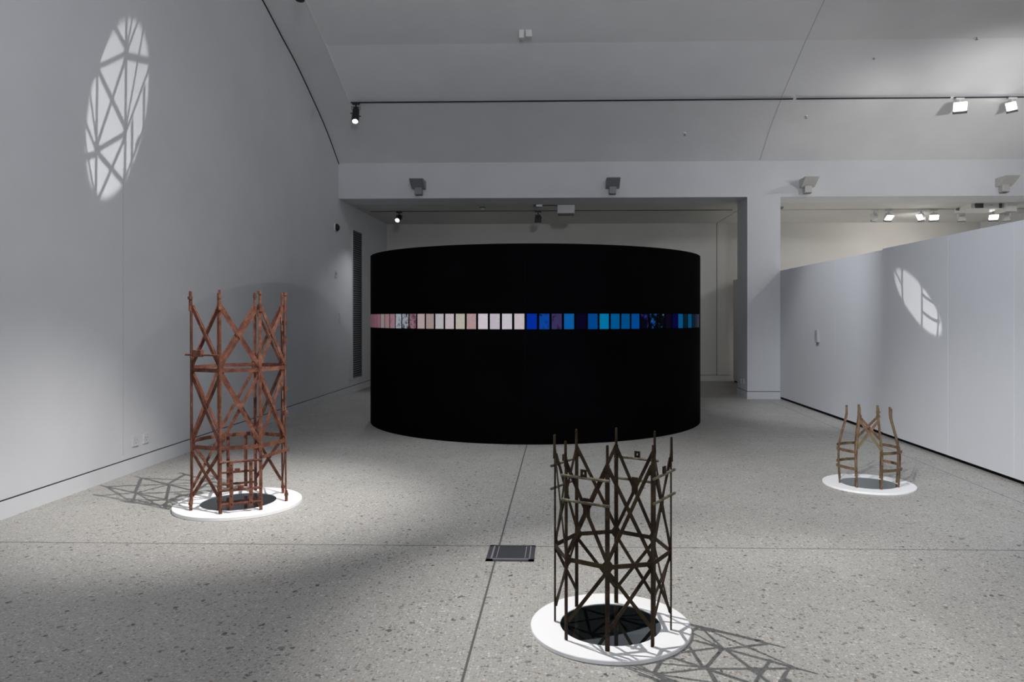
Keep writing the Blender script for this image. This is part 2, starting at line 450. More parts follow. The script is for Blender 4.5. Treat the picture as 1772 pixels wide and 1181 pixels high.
pinks = [  # from the middle seam towards the left: tint, stain, amount, description
 ((196,184,190),(176,166,170),.25,'plain pale mauve-grey print'), ((196,190,198),(178,172,180),.3,'cool pale lilac-grey print'),
 ((188,180,190),(205,196,204),.45,'cloudy lilac-grey print'), ((206,196,204),(196,186,194),.15,'clean palest pink-white print'),
 ((176,146,146),(190,166,162),.5,'mottled dusty salmon print'), ((186,180,166),(192,180,160),.35,'pale cream-beige print'),
 ((196,184,188),(186,172,176),.25,'pale pinkish-white print'), ((190,186,188),(180,174,178),.25,'pale pearl-grey print'),
 ((168,148,146),(152,130,128),.35,'dull rose-beige print'), ((190,168,170),(180,158,160),.2,'soft plain pink print'),
 ((152,122,132),(96,58,76),.62,'pink print with a dark plum blotch'), ((172,178,186),(70,44,56),.62,'pale grey print stained dark at its foot'),
 ((176,182,190),(46,44,62),.58,'pale grey print with small dark stains'), ((164,128,140),(90,52,70),.42,'rose print with a few dark spots'),
 ((164,130,136),(150,116,124),.3,'dusty rose print'), ((160,146,146),(140,124,126),.3,'narrow greyish-beige print'),
 ((150,104,118),(128,82,98),.3,'narrow raspberry-pink print'), ((140,98,112),(118,76,90),.3,'narrow dark pink print'),
 ((132,90,104),(110,70,84),.3,'sliver of mauve-pink print'), ((120,88,98),(100,70,80),.3,'sliver of dull mauve print'),
 ((112,96,100),(96,80,84),.3,'thin greyish sliver of a print')]
blues = [
 ((0,44,150),(0,16,70),.2,'deep royal blue print'), ((12,66,150),(4,16,60),.5,'blue print with dark left-hand blot'),
 ((58,50,92),(24,18,44),.5,'dark purple mottled print'), ((10,90,160),(110,160,190),.34,'bright blue print with pale edges'),
 ((8,4,32),(2,2,14),.4,'almost black indigo print'), ((0,70,142),(0,50,116),.3,'plain medium blue print'),
 ((0,120,170),(40,150,180),.4,'light turquoise blue print'), ((0,88,148),(6,24,60),.24,'plain cerulean print'),
 ((0,80,138),(8,16,50),.24,'slightly dull blue print'), ((0,76,148),(4,30,90),.22,'narrow medium blue print'),
 ((4,6,20),(44,46,120),.5,'black print with an indigo cloud'), ((2,4,8),(24,90,166),.6,'black print with a bright blue patch'),
 ((3,5,9),(90,130,150),.46,'black print flecked with pale blue'), ((8,6,26),(2,2,8),.4,'nearly black print'),
 ((2,4,58),(0,0,20),.3,'narrow navy print'), ((0,88,140),(0,66,110),.3,'narrow bright cerulean print'),
 ((2,30,42),(0,14,22),.3,'narrow dark teal print'), ((0,80,122),(0,54,90),.3,'narrow teal blue print'),
 ((8,30,50),(4,14,28),.3,'sliver of dark slate blue print'), ((26,42,56),(12,22,30),.3,'sliver of grey-blue print'),
 ((58,60,68),(40,44,50),.3,'thin grey sliver of a print')]
ORD = ['first','second','third','fourth','fifth','sixth','seventh','eighth','ninth','tenth','eleventh','twelfth','thirteenth',
       'fourteenth','fifteenth','sixteenth','seventeenth','eighteenth','nineteenth','twentieth','twenty-first']
PW, PZ0, PZ1 = .122, 1.402, 1.590
def put_print(phi, spec, label, group):
    m = MB(); n = 4; w = PW/DR; r0, r1 = DR+.0005, DR+.006
    g = [[m.bm.verts.new(arc(phi-w/2+w*i/n, r, z)) for i in range(n+1)] for r, z in ((r1, PZ0), (r1, PZ1), (r0, PZ1), (r0, PZ0))]
    for q in range(4):
        A, B = g[q], g[(q+1) % 4]
        for i in range(n): m.bm.faces.new((A[i], A[i+1], B[i+1], B[i]))
    m.bm.faces.new([g[q][0] for q in range(4)]); m.bm.faces.new([g[q][n] for q in range(4)][::-1])
    o = recenter(m.build('coloured_print', M_PRINT))
    o['tint'] = srgb(*spec[0])[:3]; o['stain'] = srgb(*spec[1])[:3]; o['stain_amount'] = float(spec[2])
    tag(o, label, 'print', group)
step = DA/8
for k, s in enumerate(pinks):
    put_print(seam0 - (k+.5)*step, s, '%s, %s left of the pink-blue join' % (s[3], ORD[k]), 'pale and pink prints on the drum')
for k, s in enumerate(blues):
    put_print(seam0 + (k+.5)*step, s, '%s, %s right of the pink-blue join' % (s[3], ORD[k]), 'blue and black prints on the drum')

# ------------------------------------------------------------------ discs with mirror centres
def disc(c, rad, mrad, t, label):
    o = thing('display_disc', (c.x, c.y, 0), label, 'plinth disc')
    m = MB(); n = 96
    rings = m.lathe(c, [(mrad, t-.004), (mrad, t), (rad-.003, t), (rad, t-.003), (rad, .003), (rad-.004, 0), (.02, 0)], n)
    m.bm.faces.new(rings[-1]); m.build('rim', M_DISC, o, smooth=True)
    m = MB(); r = m.lathe(c, [(mrad-.0005, t-.010), (mrad-.0005, t-.003)], n); m.bm.faces.new(r[0]); m.bm.faces.new(r[1])
    tag(m.build('mirror', M_MIRROR, o), 'dark round mirror')
    return o
LC, FC, RC = cw(-2.4963, 6.0046), cw(.3435, 3.6285), cw(3.014, 6.709)
LR, FR_, RR_ = .4955, .397, .399
LMR, FMR, RMR = .292, .250, .246
LT, FT, RT = .030, .022, .020
disc(LC, LR, LMR, LT, 'large white disc with dark mirror centre under the tall red-rust tower')
disc(FC, FR_, FMR, FT, 'white disc with dark mirror centre under the dark rusty tower in the foreground')
disc(RC, RR_, RMR, RT, 'white disc with dark mirror centre under the short rusty frame on the right')

UP = Vector((0,0,1))
def jit(a): return (random.random()-.5)*2*a

# ------------------------------------------------------------------ tall red tower on the left
C = cw(-2.491, 5.998); RAD = .385; TH0 = math.radians(-132.9) + PSI; HT = 1.757
lean = Vector((-.029*CP, .047, 0))
towL = thing('lattice_tower', (C.x, C.y, LT), 'tall red-rusted octagonal steel lattice tower standing on the large left disc', 'sculpture')
def ang(k): return TH0 + k*PI/4
def LP(k, z, r=RAD):
    return C + Vector((r*math.cos(ang(k)), r*math.sin(ang(k)), 0)) + lean*((z-LT)/HT) + UP*z
def face_n(k): a = ang(k+.5); return Vector((math.cos(a), math.sin(a), 0))
for k in range(8):
    m = MB(); top = HT + jit(.006)
    # angle iron: two leaves meeting at the outside
    for s in (-1, 1):
        t = (LP(k+s, 0)-LP(k, 0)).normalized()
        nn = face_n(k if s > 0 else k-1)
        m.bar(LP(k, LT+.0015)+t*.0062, LP(k, top-.10)+t*.0062, .0145, .006, nn)
    m.tube([LP(k, top-.16), LP(k, top-.10), LP(k, top-.02), LP(k, top)], [.012, .011, .0095, .009], 8)
    m.tube([LP(k, LT+.0015), LP(k, LT+.06), LP(k, LT+.09)], [.012, .0125, .010], 8)
    po = m.build('post', M_RUST_L, towL)
    if k in (0, 1, 2, 3, 5):
        z = {0: top-.055, 1: top-.055, 2: top-.008, 3: top-.012, 5: top-.03}[k]
        m = MB(); m.tube([LP(k, z-.011), LP(k, z+.011)], .019 if k in (0, 2, 3) else .015, 6); m.build('nut', M_RUST_L, po)
    m = MB(); m.tube([LP(k, LT+.045), LP(k, LT+.065)], .017, 6); m.build('nut', M_RUST_L, po)
ZR1, ZR2 = 1.133, .530
def seg(mat, par, name, p, q, w, t, n, off=0, trim=0):
    d = (q-p).normalized()
    m = MB(); m.bar(p + d*trim + n*off, q - d*trim + n*off, w, t, n); return m.build(name, mat, par)
for k in range(8):
    n = face_n(k)
    for z in (ZR1, ZR2):
        seg(M_RUST_L, towL, 'ring_bar', LP(k, z), LP(k+1, z), .031, .006, n, -.004)
    # gusset plates at the ring joints
    for z in (ZR1, ZR2):
        for s, kk in ((1, k), (-1, k+1)):
            t = (LP(k+1, z)-LP(k, z)).normalized()*s
            m = MB(); m.faces([LP(kk, z+.058)+t*.006-n*.008, LP(kk, z-.058)+t*.006-n*.008, LP(kk, z)+t*.045-n*.008], [(0,1,2)])
            m.build('gusset', M_RUST_L, towL)
    def X(z0, z1, which=(0, 1)):
        for i in which:
            a, b = (LP(k, z0), LP(k+1, z1)) if i == 0 else (LP(k+1, z0), LP(k, z1))
            seg(M_RUST_L, towL, 'diagonal_brace', a, b, .0265, .006, n, -.011 if i == 0 else -.003, .012)
    X(ZR1+.02, 1.655); X(ZR2+.025, ZR1-.02)
    if k in (0, 4, 6, 7): X(.135, ZR2-.02)
    elif k == 3: X(.135, ZR2-.02, (1,))
def rod(mat, par, name, p, q, r, ext=.012):
    d = (q-p).normalized(); m = MB(); m.tube([p-d*ext, q+d*ext], r, 10); return m.build(name, mat, par, smooth=True)
# ladder-like guards low on the front and rear faces
for k, zs, ztop in ((1, (.425, .208, .100), .43), (5, (.205, .105), .53)):
    n = face_n(k)
    for z in zs: rod(M_RUST_L, towL, 'cross_rod', LP(k, z)+n*.004, LP(k+1, z)+n*.004, .0095, .004)
    for f in (.27, .75):
        p, q = LP(k, .07).lerp(LP(k+1, .07), f)+n*.014, LP(k, ztop).lerp(LP(k+1, ztop), f)+n*.014
        stp = seg(M_RUST_L, towL, 'strap', p, q, .027, .006, n)
        for j in range(6):
            m = MB(); c = p.lerp(q, (j+.5)/6) + n*.003; m.cyl(c, c+n*.0015, .005, 8); m.build('rivet', M_BLACK, stp)
    c = LP(k, zs[-2]).lerp(LP(k+1, zs[-2]), .5) + n*.004
    m = MB(); m.obox(c+UP*.012, (LP(k+1, 0)-LP(k, 0), UP, n), (.022, .016, .012)); m.build('clamp', M_RUST_L, towL, bevel=.003)
# side rail and upper side rod with its block
n = face_n(2); seg(M_RUST_L, towL, 'side_rail', LP(2, .445)-(LP(3, 0)-LP(2, 0))*.02, LP(3, .455)+(LP(3, 0)-LP(2, 0))*.06, .026, .008, n, .012)
n = face_n(0); d = LP(1, 0)-LP(0, 0)
rod(M_RUST_L, towL, 'cross_rod', LP(0, 1.253)+n*.016-d*.10, LP(1, 1.253)+n*.016, .008, .004)
m = MB(); m.obox(LP(0, 1.266)+d*.33+n*.016, (d, UP, n), (.040, .027, .018)); m.build('clamp_block', M_RUST_L, towL, bevel=.004)
m = MB()
for z in (.75, .95, 1.35, 1.5):
    m.obox(LP(3, z).lerp(LP(4, z), .25), (UP, face_n(3), d), (.018, .012, .012))
m.build('spacer', M_RUST_L, towL)

# ------------------------------------------------------------------ dark tower in the foreground
Cf = cw(.3502, 3.607); RF = .289; TF0 = -1.743 + PSI; HF = .961
towF = thing('lattice_tower', (Cf.x, Cf.y, FT), 'dark brown rusted octagonal lattice tower on the nearest white disc', 'sculpture')
def FP(k, z, r=RF):
    a = TF0 + k*PI/4; return Cf + Vector((r*math.cos(a), r*math.sin(a), 0)) + UP*z
def fn(k): a = TF0 + (k+.5)*PI/4; return Vector((math.cos(a), math.sin(a), 0))
for k in range(8):
    m = MB(); top = HF + jit(.004)
    for s in (-1, 1):
        t = (FP(k+s, 0)-FP(k, 0)).normalized(); nn = fn(k if s > 0 else k-1)
        m.bar(FP(k, FT+.0008)+t*.0050, FP(k, top-.09)+t*.0050, .0118, .0045, nn)
    m.tube([FP(k, top-.12), FP(k, top-.09), FP(k, top-.05), FP(k, top-.004), FP(k, top)], [.0078, .0074, .0066, .0062, .0052], 10)
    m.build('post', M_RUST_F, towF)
ZF1 = .405
for k in range(8):
    n = fn(k)
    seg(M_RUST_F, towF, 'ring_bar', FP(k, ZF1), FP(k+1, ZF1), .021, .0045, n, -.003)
    for z, hh, hl, wz, ww in ((ZF1, .042, -.042, 0, .036), (.845, .046, -.03, -.03, .022)):
        for s, kk in ((1, k), (-1, k+1)):
            t = (FP(k+1, z)-FP(k, z)).normalized()*s
            m = MB(); m.faces([FP(kk, z+hh)+t*.004-n*.006, FP(kk, z+hl)+t*.004-n*.006, FP(kk, z+wz)+t*ww-n*.006], [(0,1,2)])
            m.build('gusset', M_RUST_F, towF)
    def XF(z0, z1, which=(0, 1)):
        for i in which:
            a, b = (FP(k, z0), FP(k+1, z1)) if i == 0 else (FP(k+1, z0), FP(k, z1))
            seg(M_RUST_F, towF, 'diagonal_brace', a, b, .0172, .0045, n, -.008 if i == 0 else -.002, .008)
    XF(ZF1+.015, .868)
    low = {7: (0,), 4: (0,), 6: (0,)}.get(k, (0, 1))
    XF(.10, ZF1-.015, low)
    if k in (7, 1, 3, 5):
        d = (FP(k+1, 0)-FP(k, 0)).normalized()
        for z in (.803, .688):
            rod(M_RUST_FB, towF, 'cross_rod', FP(k, z)+n*.010, FP(k+1, z)+n*.010, .0068, .016)
        c = FP(k, .803).lerp(FP(k+1, .803), .47)+n*.012
        m = MB(); w, h, q = .015, .017, .0035                      # small plate with a hole
        z0 = c + UP*.022
        for a, b in (((-1, -1), (-1, 1)), ((1, -1), (1, 1))): m.obox(z0 + d*(a[0]*(w-.005)), (d, UP, n), (.0055, h, q))
        m.obox(z0 + UP*(h-.0055), (d, UP, n), (.0095, .0055, q)); m.obox(z0 - UP*(h-.0055), (d, UP, n), (.0095, .0055, q))
        m.build('bracket', M_RUST_F, towF)
        c2 = FP(k, .665).lerp(FP(k+1, .665), .50)
        m = MB(); m.obox(c2 - n*.004, (d, UP, n), (.017, .042, .003)); m.build('lap_plate', M_RUST_F, towF)

# ------------------------------------------------------------------ short frame on the right
Cr = cw(3.012, 6.712)
towR = thing('lattice_tower', (Cr.x, Cr.y, RT), 'short ochre-brown rusted frame with waisted posts on the right-hand disc', 'sculpture')
def RP(deg, z, r):
    a = R({45: 42.5, 315: 316.5}.get(deg, deg)) + PSI; return Cr + Vector((r*math.cos(a), r*math.sin(a), 0)) + UP*z
PROF = [(RT+.0008, .262), (.10, .268), (.20, .274), (.30, .275), (.36, .270), (.45, .250), (.55, .222), (.62, .204), (.655, .199), (.735, .199)]
def rr(z):
    for (a, ra), (b, rb) in zip(PROF, PROF[1:]):
        if a <= z <= b: return ra + (rb-ra)*(z-a)/(b-a)
    return PROF[-1][1]
for i, deg in enumerate((180, 225, 270, 315, 0, 45, 90, 135)):
    tp = .735 if deg in (225, 270) else .720
    m = MB()
    rad = RP(deg, 0, 1)-RP(deg, 0, 0); tan = UP.cross(rad)
    prof = [(z, r) for z, r in PROF[:-1]] + [(tp, PROF[-1][1])]
    rings = []
    for j, (z, r) in enumerate(prof):
        w, t = (.0085, .0065) if z < .6 else (.0095, .0075)
        if z > .72: w, t = .0075, .006
        c = RP(deg, z, r)
        rings.append([m.bm.verts.new(c + tan*sx*w + rad*sy*t) for sx, sy in ((-1,-1), (1,-1), (1,1), (-1,1))])
    for A, B in zip(rings, rings[1:]):
        for q in range(4): m.bm.faces.new((A[q], A[(q+1)%4], B[(q+1)%4], B[q]))
    m.bm.faces.new(rings[0][::-1]); m.bm.faces.new(rings[-1])
    po = m.build('post', M_RUST_R, towR, bevel=.002)
    if deg in (225, 270):
        m = MB()
        for z in ((.655,) if deg == 225 else (.66, .70)): m.obox(RP(deg, z, rr(z)), (tan, rad, UP), (.014, .012, .008))
        m.build('nut', M_RUST_R, po)
for a0 in (180, 135, 315, 0):                                # curved straps on the two closed sides
    b0 = a0 + 45 if a0 in (180, 135, 0) else a0 - 45
    if a0 == 135: b0 = 90
    if a0 == 315: b0 = 270
    if a0 == 0: b0 = 45
    lo, hi = sorted((a0, b0))
    for z in (.342, .188):
        m = MB(); n = 8; rings = []
        for i in range(n+1):
            f = i/n; ext = -2 + (hi-lo+4)*f
            # chord between the posts with a slight bulge
            pa, pb = RP(lo, z, rr(z)+.011), RP(hi, z, rr(z)+.011)
            c = pa.lerp(pb, -.05+1.1*f); out = (c-(Cr+UP*z)).normalized(); c += out*.020*math.sin(PI*min(max(f, 0), 1))
            rings.append([m.bm.verts.new(c + out*sx*.003 + UP*sz*.0125) for sx, sz in ((-1,-1), (1,-1), (1,1), (-1,1))])
        for A, B in zip(rings, rings[1:]):
            for q in range(4): m.bm.faces.new((A[q], A[(q+1)%4], B[(q+1)%4], B[q]))
        m.bm.faces.new(rings[0][::-1]); m.bm.faces.new(rings[-1])
        m.build('curved_strap', M_RUST_R, towR)
for a, b in ((225, 270), (90, 45)):
    nrm = (RP(a, 0, 1)+RP(b, 0, 1)) / 2 - Cr; nrm.z = 0
    z0, z1 = (.365, .622) if a == 225 else (.385, .612)
    for i, (p, q) in enumerate(((a, b), (b, a))):
        seg(M_RUST_R, towR, 'diagonal_brace', RP(p, z0, rr(z0)), RP(q, z1, rr(z1)), .022, .005, nrm.normalized(), .004 if i else -.003)

# ------------------------------------------------------------------ floor box
fb = thing('floor_box', (-.33, 4.765, 0), 'square grey metal floor box set in the concrete beside the joint crossing', 'floor box')
def fbx(x0, y0, x1, y1, z0, z1, name, mat):
    m = MB(); m.box((x0, y0, z0), (x1, y1, z1)); return m.build(name, mat, fb)
M_FB = plain('floor_box_steel', (.105, .11, .125), .45, .6)
M_FBI = plain('floor_box_lid', (.055, .058, .066), .5, .3)
M_FBL = plain('floor_box_edge', (.46, .47, .49), .35, .5)
X0, X1, Yn, Yf = -.485, -.177, 4.606, 4.925
m = MB()
for a in ((X0, Yn, X1, Yn+.035), (X0, Yf-.022, X1, Yf), (X0, Yn, X0+.045, Yf), (X1-.036, Yn, X1, Yf)):
    m.box((a[0], a[1], 0), (a[2], a[3], .004))
m.build('frame', M_FB, fb)
fbx(X0+.045, Yn+.035, X1-.036, Yf-.022, 0, .0025, 'lid', M_FBI)
m = MB()
for a in ((X0+.032, Yn+.03, X1-.028, Yn+.045), (X0+.028, Yn+.03, X0+.038, Yf-.02), (X1-.034, Yn+.03, X1-.027, Yf-.02), (X0+.062, Yn+.06, X0+.067, Yf-.03), (X1-.062, Yn+.06, X1-.057, Yf-.03)):
    m.box((a[0], a[1], .0025), (a[2], a[3], .0052))
m.build('edge_strip', M_FBL, fb)

# ------------------------------------------------------------------ lamps
def look(d): return Vector(d).normalized().to_track_quat('-Z', 'Y').to_matrix()
def black_spot(top, aim, L, r, label, lit=M_LEDS, group=None):
    """black track spot: adapter, yoke, cylindrical body, bright lens"""
    top = Vector(top); o = thing('track_spotlight', top, label, 'spotlight', group)
    A = look(Vector(aim)); ax = lambda x, y, z: A @ Vector((x, y, z))
    piv = top + Vector((0, 0, -.12))
    m = MB(); m.box((top.x-.06, top.y-.02, top.z-.03), (top.x+.06, top.y+.02, top.z)); m.cyl(top-UP*.03, top-UP*.07, .014, 10); m.build('adapter', M_DARK, o)
    m = MB(); hr = A @ Vector((1, 0, 0))
    a, b = piv + hr*(r+.012), piv - hr*(r+.012)
    m.bar(a, a + UP*.05, .025, .006, hr); m.bar(b, b + UP*.05, .025, .006, hr); m.bar(a+UP*.05, b+UP*.05, .025, .006, UP)
    m.build('yoke', M_DARK, o)
    c0, c1 = piv - ax(0, 0, -1)*(-.0) + ax(0, 0, .04), piv + ax(0, 0, -L)
    m = MB(); n = 24
    m.tube([c0, c0.lerp(c1, .12), c0.lerp(c1, .13), c0.lerp(c1, .55), c0.lerp(c1, .56), c1], [r*.8, r*.85, r, r, r*1.05, r*1.05], n)
    bd = m.build('body', M_DARK, o, smooth=True)
    for f in (.3, .45): pass
    m = MB(); m.cyl(c0.lerp(c1, .4)+hr*r*.9, c0.lerp(c1, .4)+hr*(r+.03), .01, 10); m.cyl(c0.lerp(c1, .6)-hr*r*.9, c0.lerp(c1, .6)-hr*(r+.03), .01, 10); m.build('knob', M_DARK, o)
    m = MB(); m.cyl(c1 + ax(0, 0, .002), c1 + ax(0, 0, -.006), r*.78, n); m.build('lens', lit, o)
    return c1 + ax(0, 0, -.02)
def px_y(x, y, Y):                       # survey sighting: the point at room depth Y seen at photo position (x, y)
    a, b = (x-937)/1260, (549-y)/1260
    d = Vector((a*CP-SP, a*SP+CP, b)); t = Y/d.y
    return Vector((0, 0, CAM_H)) + d*t
zt = ZT - .016
p = px_y(616, 184, Y1-.03); spotA = black_spot((p.x, Y1-.03, zt), Vector((.35, -2.0, -3.4)), .27, .058, 'black track spotlight at the left end of the ceiling track')
p = px_y(691, 372, YT2); spotB = black_spot((p.x, YT2, Z_ALC-.014), Vector((-.25, -1.3, -.95)), .13, .055, 'black spotlight shining outwards on the alcove track left of the drum')
# one more black spot higher on the vault, only its lower end in view
yv = 9.2; zv = spline_h(yv)
p = px_y(520, 5, yv); m_ = black_spot((p.x, yv, p.z+.36), Vector((.02, -.15, -1)), .22, .055, 'black spotlight hanging at the top edge above the left curve', M_DARK)
m = MB(); m.box((p.x-.9, yv-.017, p.z+.36), (p.x+1.6, yv+.017, p.z+.39))
m.box((p.x-.3, yv-.01, p.z+.39), (p.x-.28, yv+.01, zv+.04)); m.box((p.x+.9, yv-.01, p.z+.39), (p.x+.92, yv+.01, zv+.06)); struct('trim_23', m, M_TRK, 'dark track hung from the upper vault')

def flood(top, aim, w, h, label, lit, group=None, hm=None, drop=.12):
    """track floodlight: adapter, stem, shallow square head with a glass"""
    top = Vector(top); o = thing('track_floodlight', top, label, 'floodlight', group)
    hm = hm or M_WHITE
    A = look(Vector(aim)); X, Yv, Zv = A @ Vector((1,0,0)), A @ Vector((0,1,0)), A @ Vector((0,0,1))
    m = MB(); m.box((top.x-.07, top.y-.018, top.z-.028), (top.x+.07, top.y+.018, top.z)); m.build('adapter', hm, o)
    c = top - UP*(drop+.03)
    m = MB(); m.tube([top-UP*.028, top-UP*.075], .013, 10)
    m.bar(top-UP*.07 - X*.05, c - X*.05 + UP*.01, .022, .006, X); m.bar(top-UP*.07 + X*.05, c + X*.05 + UP*.01, .022, .006, X); m.bar(top-UP*.072 - X*.05, top-UP*.072 + X*.05, .022, .006, UP)
    m.build('bracket', hm, o)
    m = MB(); f = c - Zv*.035
    sg = ((-1,-1), (1,-1), (1,1), (-1,1))
    m.hexa([f + X*(i*w/2) + Yv*(j*h/2) for i, j in sg] + [f + Zv*.075 + X*(i*w*.36) + Yv*(j*h*.33) for i, j in sg])
    for j in (-.2, 0, .2): m.obox(f + Zv*.085 + Yv*(j*h), (X, Yv, Zv), (w*.3, .004, .014))
    hd = m.build('head', hm, o, bevel=.003)
    m = MB(); m.obox(f - Zv*.004 + Yv*h*.08, (X, Yv, Zv), (w*.42, h*.33, .004)); m.build('glass', lit, o)
    m = MB(); m.obox(f - Yv*h*.40 - Zv*.012, (X, Yv, Zv), (w*.49, h*.10, .012)); m.build('visor', M_DGREY, o)
    return c
M_OFF = plain('unlit_glass', (.22, .22, .23), .2)
zz = Z_ALC-.014
for x, lab, aim, lit, w in (
  (1513, 'unlit white floodlight first right of the pillar on the alcove track, turned away', (-.5, 1, -.45), M_OFF, .15),
  (1537, 'lit white floodlight second right of the pillar on the track', (.3, -1, -1.25), M_LED, .19),
  (1594, 'lit white floodlight turned sideways, left one of the close pair', (-.95, -.45, -.75), M_LED, .15),
  (1616, 'lit white floodlight facing forward, right one of the close pair', (-.35, -1, -1.2), M_LED, .19),
  (1664, 'unlit white floodlight below the left end of the white projector', (.35, 1, -.45), M_OFF, .16),
  (1719, 'lit white floodlight under the white ceiling projector', (-.35, -1, -1.2), M_LED, .19),
  (1742, 'unlit white floodlight beside the lit one under the projector', (.7, .9, -.4), M_OFF, .15)):
    p = px_y(x, 372, YT2); flood((p.x, YT2, zz), aim, w, .17, lab, lit)
p = px_y(931, 368, YT2); flood((p.x, YT2, zz), (.1, 1, -.9), .15, .15, 'dark grey unlit floodlight on the alcove track above the drum', M_OFF, None, M_DGREY)
p = px_y(1661, 182, Y1-.03); fl1 = flood((p.x, Y1-.03, zt), (-.35, -1, -.65), .22, .2, 'brightest white floodlight on the upper ceiling track at right', M_LED)
p = px_y(1752, 182, Y1-.03); fl2 = flood((p.x, Y1-.03, zt), (-.95, -.6, -.55), .18, .18, 'tilted white floodlight at the right end of the upper track', M_LED)

# uplights on the header beam
def uplight(x, mat, label):
    p = px_y(x, 331, YB-.06); o = thing('beam_uplight', (p.x, YB, 3.86), label, 'uplight', 'uplights on the header beam')
    m = MB(); m.box((p.x-.068, YB-.135, 3.875), (p.x+.068, YB, 4.02)); m.build('neck', mat, o, bevel=.008)
    m = MB(); m.box((p.x-.06, YB-.13, 3.868), (p.x+.06, YB-.01, 3.876)); m.build('bottom_cap', M_DGREY, o)
    m = MB(); w = .128
    pr = [(YB, 3.985), (YB-.10, 3.985), (YB-.36, 4.125), (YB-.36, 4.140), (YB-.02, 4.140), (YB, 4.12)]
    a = [m.bm.verts.new((p.x-w, y, z)) for y, z in pr]; b = [m.bm.verts.new((p.x+w, y, z)) for y, z in pr]
    m.bm.faces.new(a); m.bm.faces.new(b[::-1])
    for i in range(len(pr)): m.bm.faces.new((a[i], a[(i+1) % len(pr)], b[(i+1) % len(pr)], b[i]))
    m.build('wedge_housing', mat, o, bevel=.003)
M_UPL = plain('uplight_grey', (.27, .275, .29), .5)
M_UPL2 = plain('uplight_pale_grey', (.52, .515, .50), .5)
uplight(725, M_UPL, 'leftmost grey wedge uplight on the beam, left of the drum')
uplight(1060, M_UPL, 'grey wedge uplight on the beam above the right half of the drum')
uplight(1397, M_UPL2, 'pale wedge uplight on the beam just right of the pillar')
uplight(1737, M_UPL2, 'rightmost pale wedge uplight on the beam, above the white projector')

# ------------------------------------------------------------------ projectors
YP = 14.75
q0 = px_y(1681, 348, YP); q1 = px_y(1736, 361.5, YP)
pr = thing('ceiling_projector', ((q0.x+q1.x)/2, YP+.35, Z_ALC), 'long white projector hung from the ceiling at the right behind the beam', 'projector')
zb, zt_ = q1.z, q0.z
m = MB(); m.hexa([(q0.x, YP, zb), (q1.x, YP, zb), (q1.x+.02, YP+.62, zb), (q0.x-.02, YP+.62, zb), (q0.x+.01, YP+.02, zt_), (q1.x-.01, YP+.02, zt_), (q1.x, YP+.6, zt_), (q0.x, YP+.6, zt_)])
m.build('body', M_WHITE, pr, bevel=.012)
m = MB(); m.box((q0.x+.07, YP-.002, zb+.018), (q0.x+.235, YP+.02, zt_-.018))
for i in range(6):
    x = q0.x + .072 + i*.026; m.box((x, YP-.008, zb+.02), (x+.016, YP, zt_-.02))
m.build('vent', M_DGREY, pr)
m = MB(); m.box((q1.x-.08, YP-.002, zb+.013), (q1.x-.026, YP+.02, zt_-.013))
for i in range(2):
    x = q1.x - .077 + i*.03; m.box((x, YP-.008, zb+.015), (x+.016, YP, zt_-.015))
m.build('vent', M_DGREY, pr)
m = MB(); m.box((q0.x+.36, YP-.002, (zb+zt_)/2-.003), (q0.x+.43, YP+.02, (zb+zt_)/2+.003)); m.build('badge', M_GREY, pr)
m = MB(); m.box((q0.x-.012, YP+.42, zb+.03), (q0.x+.02, YP+.56, zb+.09)); m.build('side_vent', M_DGREY, pr)
m = MB(); m.box((q1.x+.005, YP-.1, zb-.065), (q1.x+.21, YP+.3, zt_-.03)); m.build('lens_housing', M_WHITE, pr, bevel=.01)
m = MB(); m.box((q1.x+.02, YP-.09, zb-.075), (q1.x+.20, YP+.28, zb-.065)); m.build('lens_shutter', M_GREY, pr)
xm = (q0.x+q1.x)/2
m = MB(); m.box((xm-.16, YP+.1, Z_ALC-.012), (xm+.16, YP+.45, Z_ALC)); m.cyl((xm, YP+.25, zt_), (xm, YP+.25, Z_ALC), .03, 14)
for s in (-1, 1):
    m.bar((xm, YP+.25, Z_ALC-.04), (xm+s*.17, YP+.2, zt_), .02, .01, (0, 1, 0)); m.cyl((xm+s*.17, YP+.2, zt_-.005), (xm+s*.17, YP+.2, zt_+.02), .018, 10)
m.build('mount', M_GREY, pr)
m = MB(); m.tube([(q1.x-.05, YP+.1, zt_), (q1.x-.03, YP+.1, Z_ALC-.01), (q1.x+.08, YP+.15, Z_ALC-.02), (q1.x+.13, YP+.2, zt_+.03), (q1.x+.12, YP+.25, zt_-.04)], .006, 8); m.build('cable', M_DGREY, pr)

YP2 = 14.75
q0 = px_y(964.5, 352.5, YP2); q1 = px_y(994.5, 369, YP2)
sp = thing('ceiling_projector', ((q0.x+q1.x)/2, YP2+.1, Z_ALC), 'small white projector box hanging from the alcove ceiling above the drum', 'projector')
m = MB(); m.box((q0.x, YP2, q1.z), (q1.x, YP2+.24, q0.z)); m.build('body', M_WHITE, sp, bevel=.01)
m = MB(); m.box((q0.x+.01, YP2+.005, q1.z-.022), (q1.x-.01, YP2+.235, q1.z)); m.build('base', M_DGREY, sp)
m = MB(); xm = (q0.x+q1.x)/2
for s in (-.06, .03, .07): m.cyl((xm+s, YP2+.1, q0.z-.005), (xm+s, YP2+.1, Z_ALC), .009, 10)
m.box((xm-.09, YP2+.04, Z_ALC-.01), (xm+.09, YP2+.17, Z_ALC)); m.build('hanger', M_GREY, sp)
q = px_y(932, 345.5, 14.7)
cb = thing('cable_box', (q.x, 14.7, Z_ALC), 'small bright metal socket box under the alcove ceiling left of the hanging projector', 'socket box')
m = MB(); m.box((q.x-.05, 14.66, Z_ALC-.05), (q.x+.08, 14.74, Z_ALC)); m.build('housing', M_CHROME, cb, bevel=.005)
